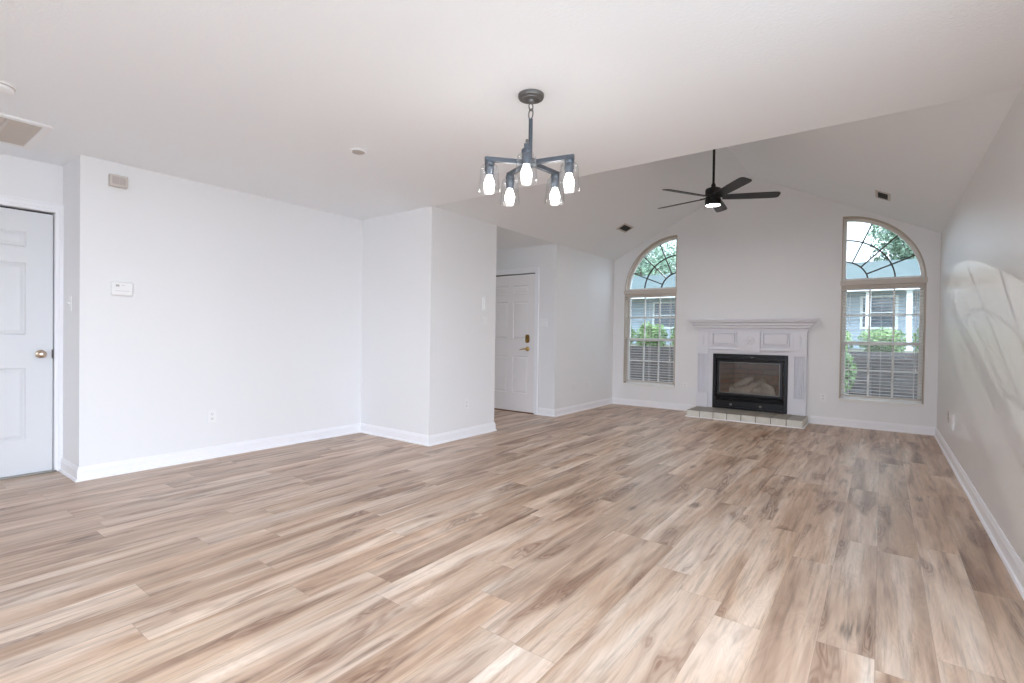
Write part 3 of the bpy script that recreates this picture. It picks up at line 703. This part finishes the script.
dup(o1, (-.625, YB, .365), 0, 'white electrical outlet right of the hearth on the back wall', G)
outlet('tan electrical outlet low on the grey side wall near the back corner', G, (XR, 6.62, .39), R(-90), M['beige'])
bp = thing('blank_wall_plate', 'plain white wall plate beside the tan outlet on the grey side wall', 'wall plate', (XR, 6.15, .39), R(-90))
obj('cover_plate', BX(-.038, .038, -.016, 0, -.07, .07), M['plate'], bp, world=False, bevel=.004)
for z in (-.045, .045): bm = bmesh.new(); lathe(bm, [(.004, -.016), (.004, -.0175), (.001, -.018)], (0, 0, z), 10, 'y'); obj('screw', bm, M['plate'], bp, world=False)

def switch(label, loc, rz, gangs):
    r = thing('light_switch', label, 'light switch', loc, rz, 'light switches'); w = .036 + .023 * (gangs - 1)
    obj('cover_plate', BX(-w, w, -.006, 0, -.058, .058), M['plate'], r, world=False, bevel=.003)
    for g in range(gangs):
        x = (g - (gangs - 1) / 2) * .046
        bm = bmesh.new(); box(bm, x - .006, x + .006, -.0075, -.005, -.013, .013); prism(bm, [(-.006, -.004), (-.020, .008), (-.020, .013), (-.006, .008)], 'x', x - .004, x + .004)
        obj('toggle', bm, M['plate'], r, world=False)
    return r
switch('white light switch on the narrow wall edge beside the panelled side door', (XL - .24, YN, 1.335), 0, 1)
switch('double white light switch beside the hall opening, below the slim white control', (XP, 4.45, 1.305), R(90), 2)
switch('white light switch on the foyer wall right of the front door', (-3.90, YE, 1.325), 0, 2)
switch('white switch plate high on the back wall just left of the mantel shelf', (-2.50, YB, 1.262), 0, 1)
sc_ = thing('slim_wall_control', 'slim white fan control mounted above the double switch by the hall opening', 'control', (XP, 4.447, 1.50), R(90))
obj('cradle', BX(-.034, .034, -.008, 0, -.075, .075), M['plate'], sc_, world=False, bevel=.004)
obj('remote_body', BX(-.020, .020, -.024, -.008, -.060, .068), M['plate'], sc_, world=False, bevel=.006)
th = thing('thermostat', 'white rounded thermostat at eye level on the broad wall', 'thermostat', (XL, 1.333, 1.462), R(90))
obj('body', BX(-.072, .072, -.028, 0, -.056, .056), M['plate'], th, world=False, bevel=.022, seg=4)
obj('display', BX(-.045, -.022, -.0288, -.0275, .014, .030), M['vent_grey'], th, world=False)
for x in (-.005, .008): obj('button', BX(x - .003, x + .003, -.030, -.0275, .022, .028), M['beige'], th, world=False)
bm = bmesh.new(); box(bm, -.048, .048, -.029, -.0275, -.020, -.018); obj('seam', bm, M['vent_grey'], th, world=False)
cm = thing('door_chime', 'beige louvred door chime box high on the broad wall', 'door chime', (XL, 1.302, 2.293), R(90))
obj('housing', BX(-.058, .058, -.045, 0, -.045, .045), M['beige'], cm, world=False, bevel=.006)
bm = bmesh.new()
for i in range(2): box(bm, -.044 + .046 * i, -.002 + .046 * i, -.0475, -.0445, -.028, .030)
obj('grille', bm, M['vent_grey'], cm, world=False, bevel=.001)
# ------------------------------------------------------------------ ceiling fittings
rg = thing('return_air_grille', 'large grey return air grille in the flat ceiling above the side door', 'air grille', (-4.62, .52, H))
gx_0, gx_1, gy_0, gy_1 = -4.965, -4.30, .10, .83
bm = bmesh.new(); ring(bm, [(gx_0, gy_0), (gx_1, gy_0), (gx_1, gy_1), (gx_0, gy_1)], [(gx_0 + .045, gy_0 + .045), (gx_1 - .045, gy_0 + .045), (gx_1 - .045, gy_1 - .045), (gx_0 + .045, gy_1 - .045)], 'z', H - .014, H)
obj('grille_frame', bm, M['plate'], rg, bevel=.003)
bm = bmesh.new(); x = gx_0 + .05
while x < gx_1 - .055:
    prism(bm, [(x, H - .010), (x + .009, H - .002), (x + .011, H - .002), (x + .002, H - .010)], 'y', gy_0 + .045, gy_1 - .045); x += .0135
for ym in (gy_1 - .20, gy_1 - .36, gy_1 - .52): box(bm, gx_0 + .045, gx_1 - .045, ym - .009, ym + .009, H - .013, H - .001)
obj('louvres', bm, M['beige'], rg)
obj('backing', BX(gx_0 + .05, gx_1 - .05, gy_0 + .05, gy_1 - .05, H - .002, H - .0005), M['beige'], rg)
sm = thing('smoke_detector', 'round white smoke detector on the flat ceiling by the large grille', 'smoke detector', (-3.815, .505, H))
bm = bmesh.new(); lathe(bm, [(.076, H), (.076, H - .010), (.070, H - .012), (.068, H - .030), (.055, H - .038), (.002, H - .040)], (-3.815, .505, 0), 32); obj('detector_body', bm, M['plate'], sm, smooth=True)
bm = bmesh.new(); lathe(bm, [(.071, H - .011), (.0725, H - .014), (.071, H - .017)], (-3.815, .505, 0), 32, cap=False); obj('vent_ring', bm, M['vent_grey'], sm)
rl = thing('ceiling_sensor', 'small round white fitting alone on the flat ceiling above the broad wall', 'ceiling fitting', (-3.03, 2.215, H))
bm = bmesh.new(); lathe(bm, [(.060, H), (.060, H - .006), (.052, H - .010), (.046, H - .010), (.044, H - .004)], (-3.03, 2.215, 0), 28); obj('trim_ring', bm, M['plate'], rl, smooth=True)
bm = bmesh.new(); lathe(bm, [(.043, H - .004), (.042, H - .012), (.020, H - .017), (.002, H - .018)], (-3.03, 2.215, 0), 24); obj('cap', bm, M['vent_grey'], rl, smooth=True)
def slope_vent(x, y, label):
    sgn = 1 if x > XC else -1; z = gable(x); ang = math.atan(.5) * sgn
    r = thing('ceiling_vent', label, 'air vent', (x, y, z), 0, 'vents on the vaulted ceiling'); r.rotation_euler = (0, ang, 0)
    bm = bmesh.new(); ring(bm, [(-.075, -.16), (.075, -.16), (.075, .16), (-.075, .16)], [(-.050, -.13), (.050, -.13), (.050, .13), (-.050, .13)], 'z', -.008, 0); obj('vent_frame', bm, M['beige'], r, world=False, bevel=.002)
    bm = bmesh.new()
    for i in range(6): xx = -.045 + .018 * i; prism(bm, [(xx, -.009), (xx + .010, -.002), (xx + .012, -.002), (xx + .002, -.009)], 'y', -.13, .13)
    box(bm, -.05, .05, -.004, .004, -.009, -.001)
    obj('louvres', bm, M['vent_dark'], r, world=False); obj('backing', BX(-.05, .05, -.13, .13, -.0015, -.0005), M['vent_dark'], r, world=False)
slope_vent(-.02, 6.79, 'small dark vent in the sloping ceiling above the window by the grey side wall')
slope_vent(-3.077, 6.92, 'small dark vent in the sloping ceiling above the window by the back corner')

# ------------------------------------------------------------------ outdoors, beyond the windows
rw_ = obj('retaining_wall', BX(-11, 7, 12.1, 12.45, -.15, .92), M['gardenbrick']); tag(rw_, 'low brown brick garden wall outside below the hedge', 'garden wall')
struct('terrace_ground', BX(-40, 40, 12.45, 60, -.14, .86), M['ground'])
def leaf_cloud(bm, c, rad, n, size, rnd):
    for _ in range(n):
        d = Vector((rnd.gauss(0, 1), rnd.gauss(0, 1), rnd.gauss(0, 1))).normalized() * (rnd.random() ** .33)
        p = Vector(c) + Vector((d.x * rad[0], d.y * rad[1], d.z * rad[2])); s_ = size * rnd.uniform(.6, 1.3)
        u = Vector((rnd.gauss(0, 1), rnd.gauss(0, 1), rnd.gauss(0, 1))).normalized(); w = u.orthogonal().normalized()
        bm.faces.new([bm.verts.new(p + u * s_), bm.verts.new(p + w * s_ * .5), bm.verts.new(p - u * s_), bm.verts.new(p - w * s_ * .5)])
def shrub(x, y, w, h, label, seed):
    rnd = random.Random(seed); r = thing('garden_shrub', label, 'shrub', (x, y, .86), 0, 'shrubs along the garden wall')
    bm = bmesh.new()
    for i in range(5): leaf_cloud(bm, (x + (i - 2) * .145 * w, y + rnd.uniform(-.12, .12), .86 + h * rnd.uniform(.42, .56)), (w * .27, .34, h * .46), 420, .042, rnd)
    obj('foliage', bm, M['leaf'], r)
    bm = bmesh.new()
    for i in range(3): tube(bm, [(x + .04 * i - .04, y, .85), (x + rnd.uniform(-.15, .15), y, .86 + h * .5)], [.02, .01], 6)
    obj('stem', bm, M['bark'], r)
for i, (x, y, w, h, lb) in enumerate(((-5.86, 13.0, .76, .62, 'green shrub outside the window by the corner, beside the window edge at the corner'), (-4.95, 13.0, .76, .70, 'green shrub seen in the middle of the window by the corner'), (-4.04, 13.0, .76, .72, 'green shrub outside the window by the corner, on the side nearer the fireplace'),
        (-.91, 13.0, .76, .60, 'green shrub outside the window by the grey wall, on the side nearer the fireplace'), (.0, 13.0, .76, .58, 'green shrub seen in the middle of the window by the grey wall'), (.91, 13.0, .76, .62, 'green shrub outside the window by the grey wall, beside the edge at that wall'))):
    shrub(x, y, w, h, lb, 40 + i)
bm = bmesh.new()
for i in range(5): box(bm, -.95, -.15, 10.6 + .3 * i, 12.09, -.14 + .18 * i, .04 + .18 * i)
st_ = obj('garden_steps', bm, M['gardenbrick'], bevel=.01); tag(st_, 'brick garden steps outside the window by the grey side wall', 'steps')
pot = thing('patio_plant', 'pale green leafy plant beside the garden steps outside', 'plant', (-.62, 10.2, -.14))
bm = bmesh.new(); lathe(bm, [(.12, -.14), (.17, .18), (.19, .19), (.19, .22), (.15, .22), (.14, .12)], (-.62, 10.2, 0), 20); obj('pot', bm, M['bounce_patio'], pot, smooth=True)
bm = bmesh.new(); leaf_cloud(bm, (-.62, 10.2, .62), (.30, .28, .38), 500, .05, random.Random(5)); obj('foliage', bm, M['leaf'], pot)
hs = thing('neighbouring_house', 'blue-grey sided neighbouring house with white porch posts beyond the hedge', 'house', (-3, 20, .86))
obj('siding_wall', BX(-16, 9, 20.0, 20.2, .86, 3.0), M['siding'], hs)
bm = bmesh.new(); prism(bm, [(18.3, 2.78), (23, 3.95), (23, 4.1), (18.3, 2.92)], 'x', -16.5, 9.5); obj('roof', bm, M['shingle'], hs)
bm = bmesh.new(); box(bm, -3.05, -1.95, 22.0, 22.7, 3.4, 5.30); box(bm, -3.1, -1.9, 21.95, 22.75, 5.12, 5.22); obj('chimney_sun_blocker', bm, M['gardenbrick'], hs)  # unseen stack, added to block low sun to the right window
bm = bmesh.new(); box(bm, -6.5, -4.7, 21.6, 23, 3.3, 4.7); prism(bm, [(-6.7, 4.62), (-5.6, 5.25), (-4.5, 4.62), (-4.5, 4.70), (-5.6, 5.35), (-6.7, 4.70)], 'y', 21.4, 23); prism(bm, [(-6.5, 4.69), (-4.7, 4.69), (-5.6, 5.2)], 'y', 21.6, 21.7); obj('dormer_sun_blocker', bm, M['siding'], hs)  # unseen dormer, added to cut off the sun low in the left window
bm = bmesh.new(); box(bm, -16.5, 9.5, 18.26, 18.32, 2.62, 2.94); box(bm, -16.5, 9.5, 18.3, 20.0, 2.70, 2.74); obj('eave_board', bm, M['white_ext'], hs)
for x in (-12, -8.6, -5.8, -2.6, -.35, .62, 2.8, 5.6):
    bm = bmesh.new(); box(bm, x - .07, x + .07, 18.5, 18.64, .86, 2.70); box(bm, x - .10, x + .10, 18.47, 18.67, .86, 1.0); box(bm, x - .10, x + .10, 18.47, 18.67, 2.6, 2.70); obj('porch_post', bm, M['white_ext'], hs, bevel=.01)
for x in (-9.6, -7.1, -.1, 2.0):
    bm = bmesh.new(); ring(bm, [(x - .5, 1.5), (x + .5, 1.5), (x + .5, 2.6), (x - .5, 2.6)], [(x - .42, 1.58), (x + .42, 1.58), (x + .42, 2.52), (x - .42, 2.52)], 'y', 19.95, 20.0); box(bm, x - .42, x + .42, 19.96, 20.0, 2.03, 2.07); f_ = obj('house_window', bm, M['white_ext'], hs)
    obj('pane', BX(x - .42, x + .42, 19.975, 19.99, 1.58, 2.52), M['extglass'], f_)
def tree(x, y, h, cr_, label, seed, n=9):
    rnd = random.Random(seed); r = thing('garden_tree', label, 'tree', (x, y, .86), 0, 'trees behind the neighbouring house')
    bm = bmesh.new(); tube(bm, [(x, y, .8), (x + .1, y, .86 + h * .4), (x - .05, y, .86 + h * .8)], [.2, .15, .06], 10)
    for i in range(6):
        a = rnd.uniform(0, 6.28); z0 = .86 + h * rnd.uniform(.35, .7); tube(bm, [(x + .05, y, z0), (x + cr_ * .4 * math.cos(a), y + cr_ * .4 * math.sin(a), z0 + h * .12), (x + cr_ * .8 * math.cos(a), y + cr_ * .8 * math.sin(a), z0 + h * .2)], [.07, .05, .02], 6)
    obj('trunk', bm, M['bark'], r)
    bm = bmesh.new()
    for i in range(n): leaf_cloud(bm, (x + rnd.uniform(-.6, .6) * cr_, y + rnd.uniform(-.6, .6) * cr_, .86 + h * rnd.uniform(.40, .98)), (cr_ * .5, cr_ * .5, h * .15), 420, .085, rnd)
    obj('crown', bm, M['treeleaf'], r)
tree(-10.6, 26, 5.6, 2.0, 'leafy tree in front, seen through the arch of the window by the corner', 11, 24)
tree(-11.2, 31.5, 6.2, 1.7, 'paler tree farther back seen through the arch of the window by the corner', 12, 14)
tree(.95, 26, 5.6, 1.7, 'leafy tree seen through the arch of the window by the grey wall', 13, 26)
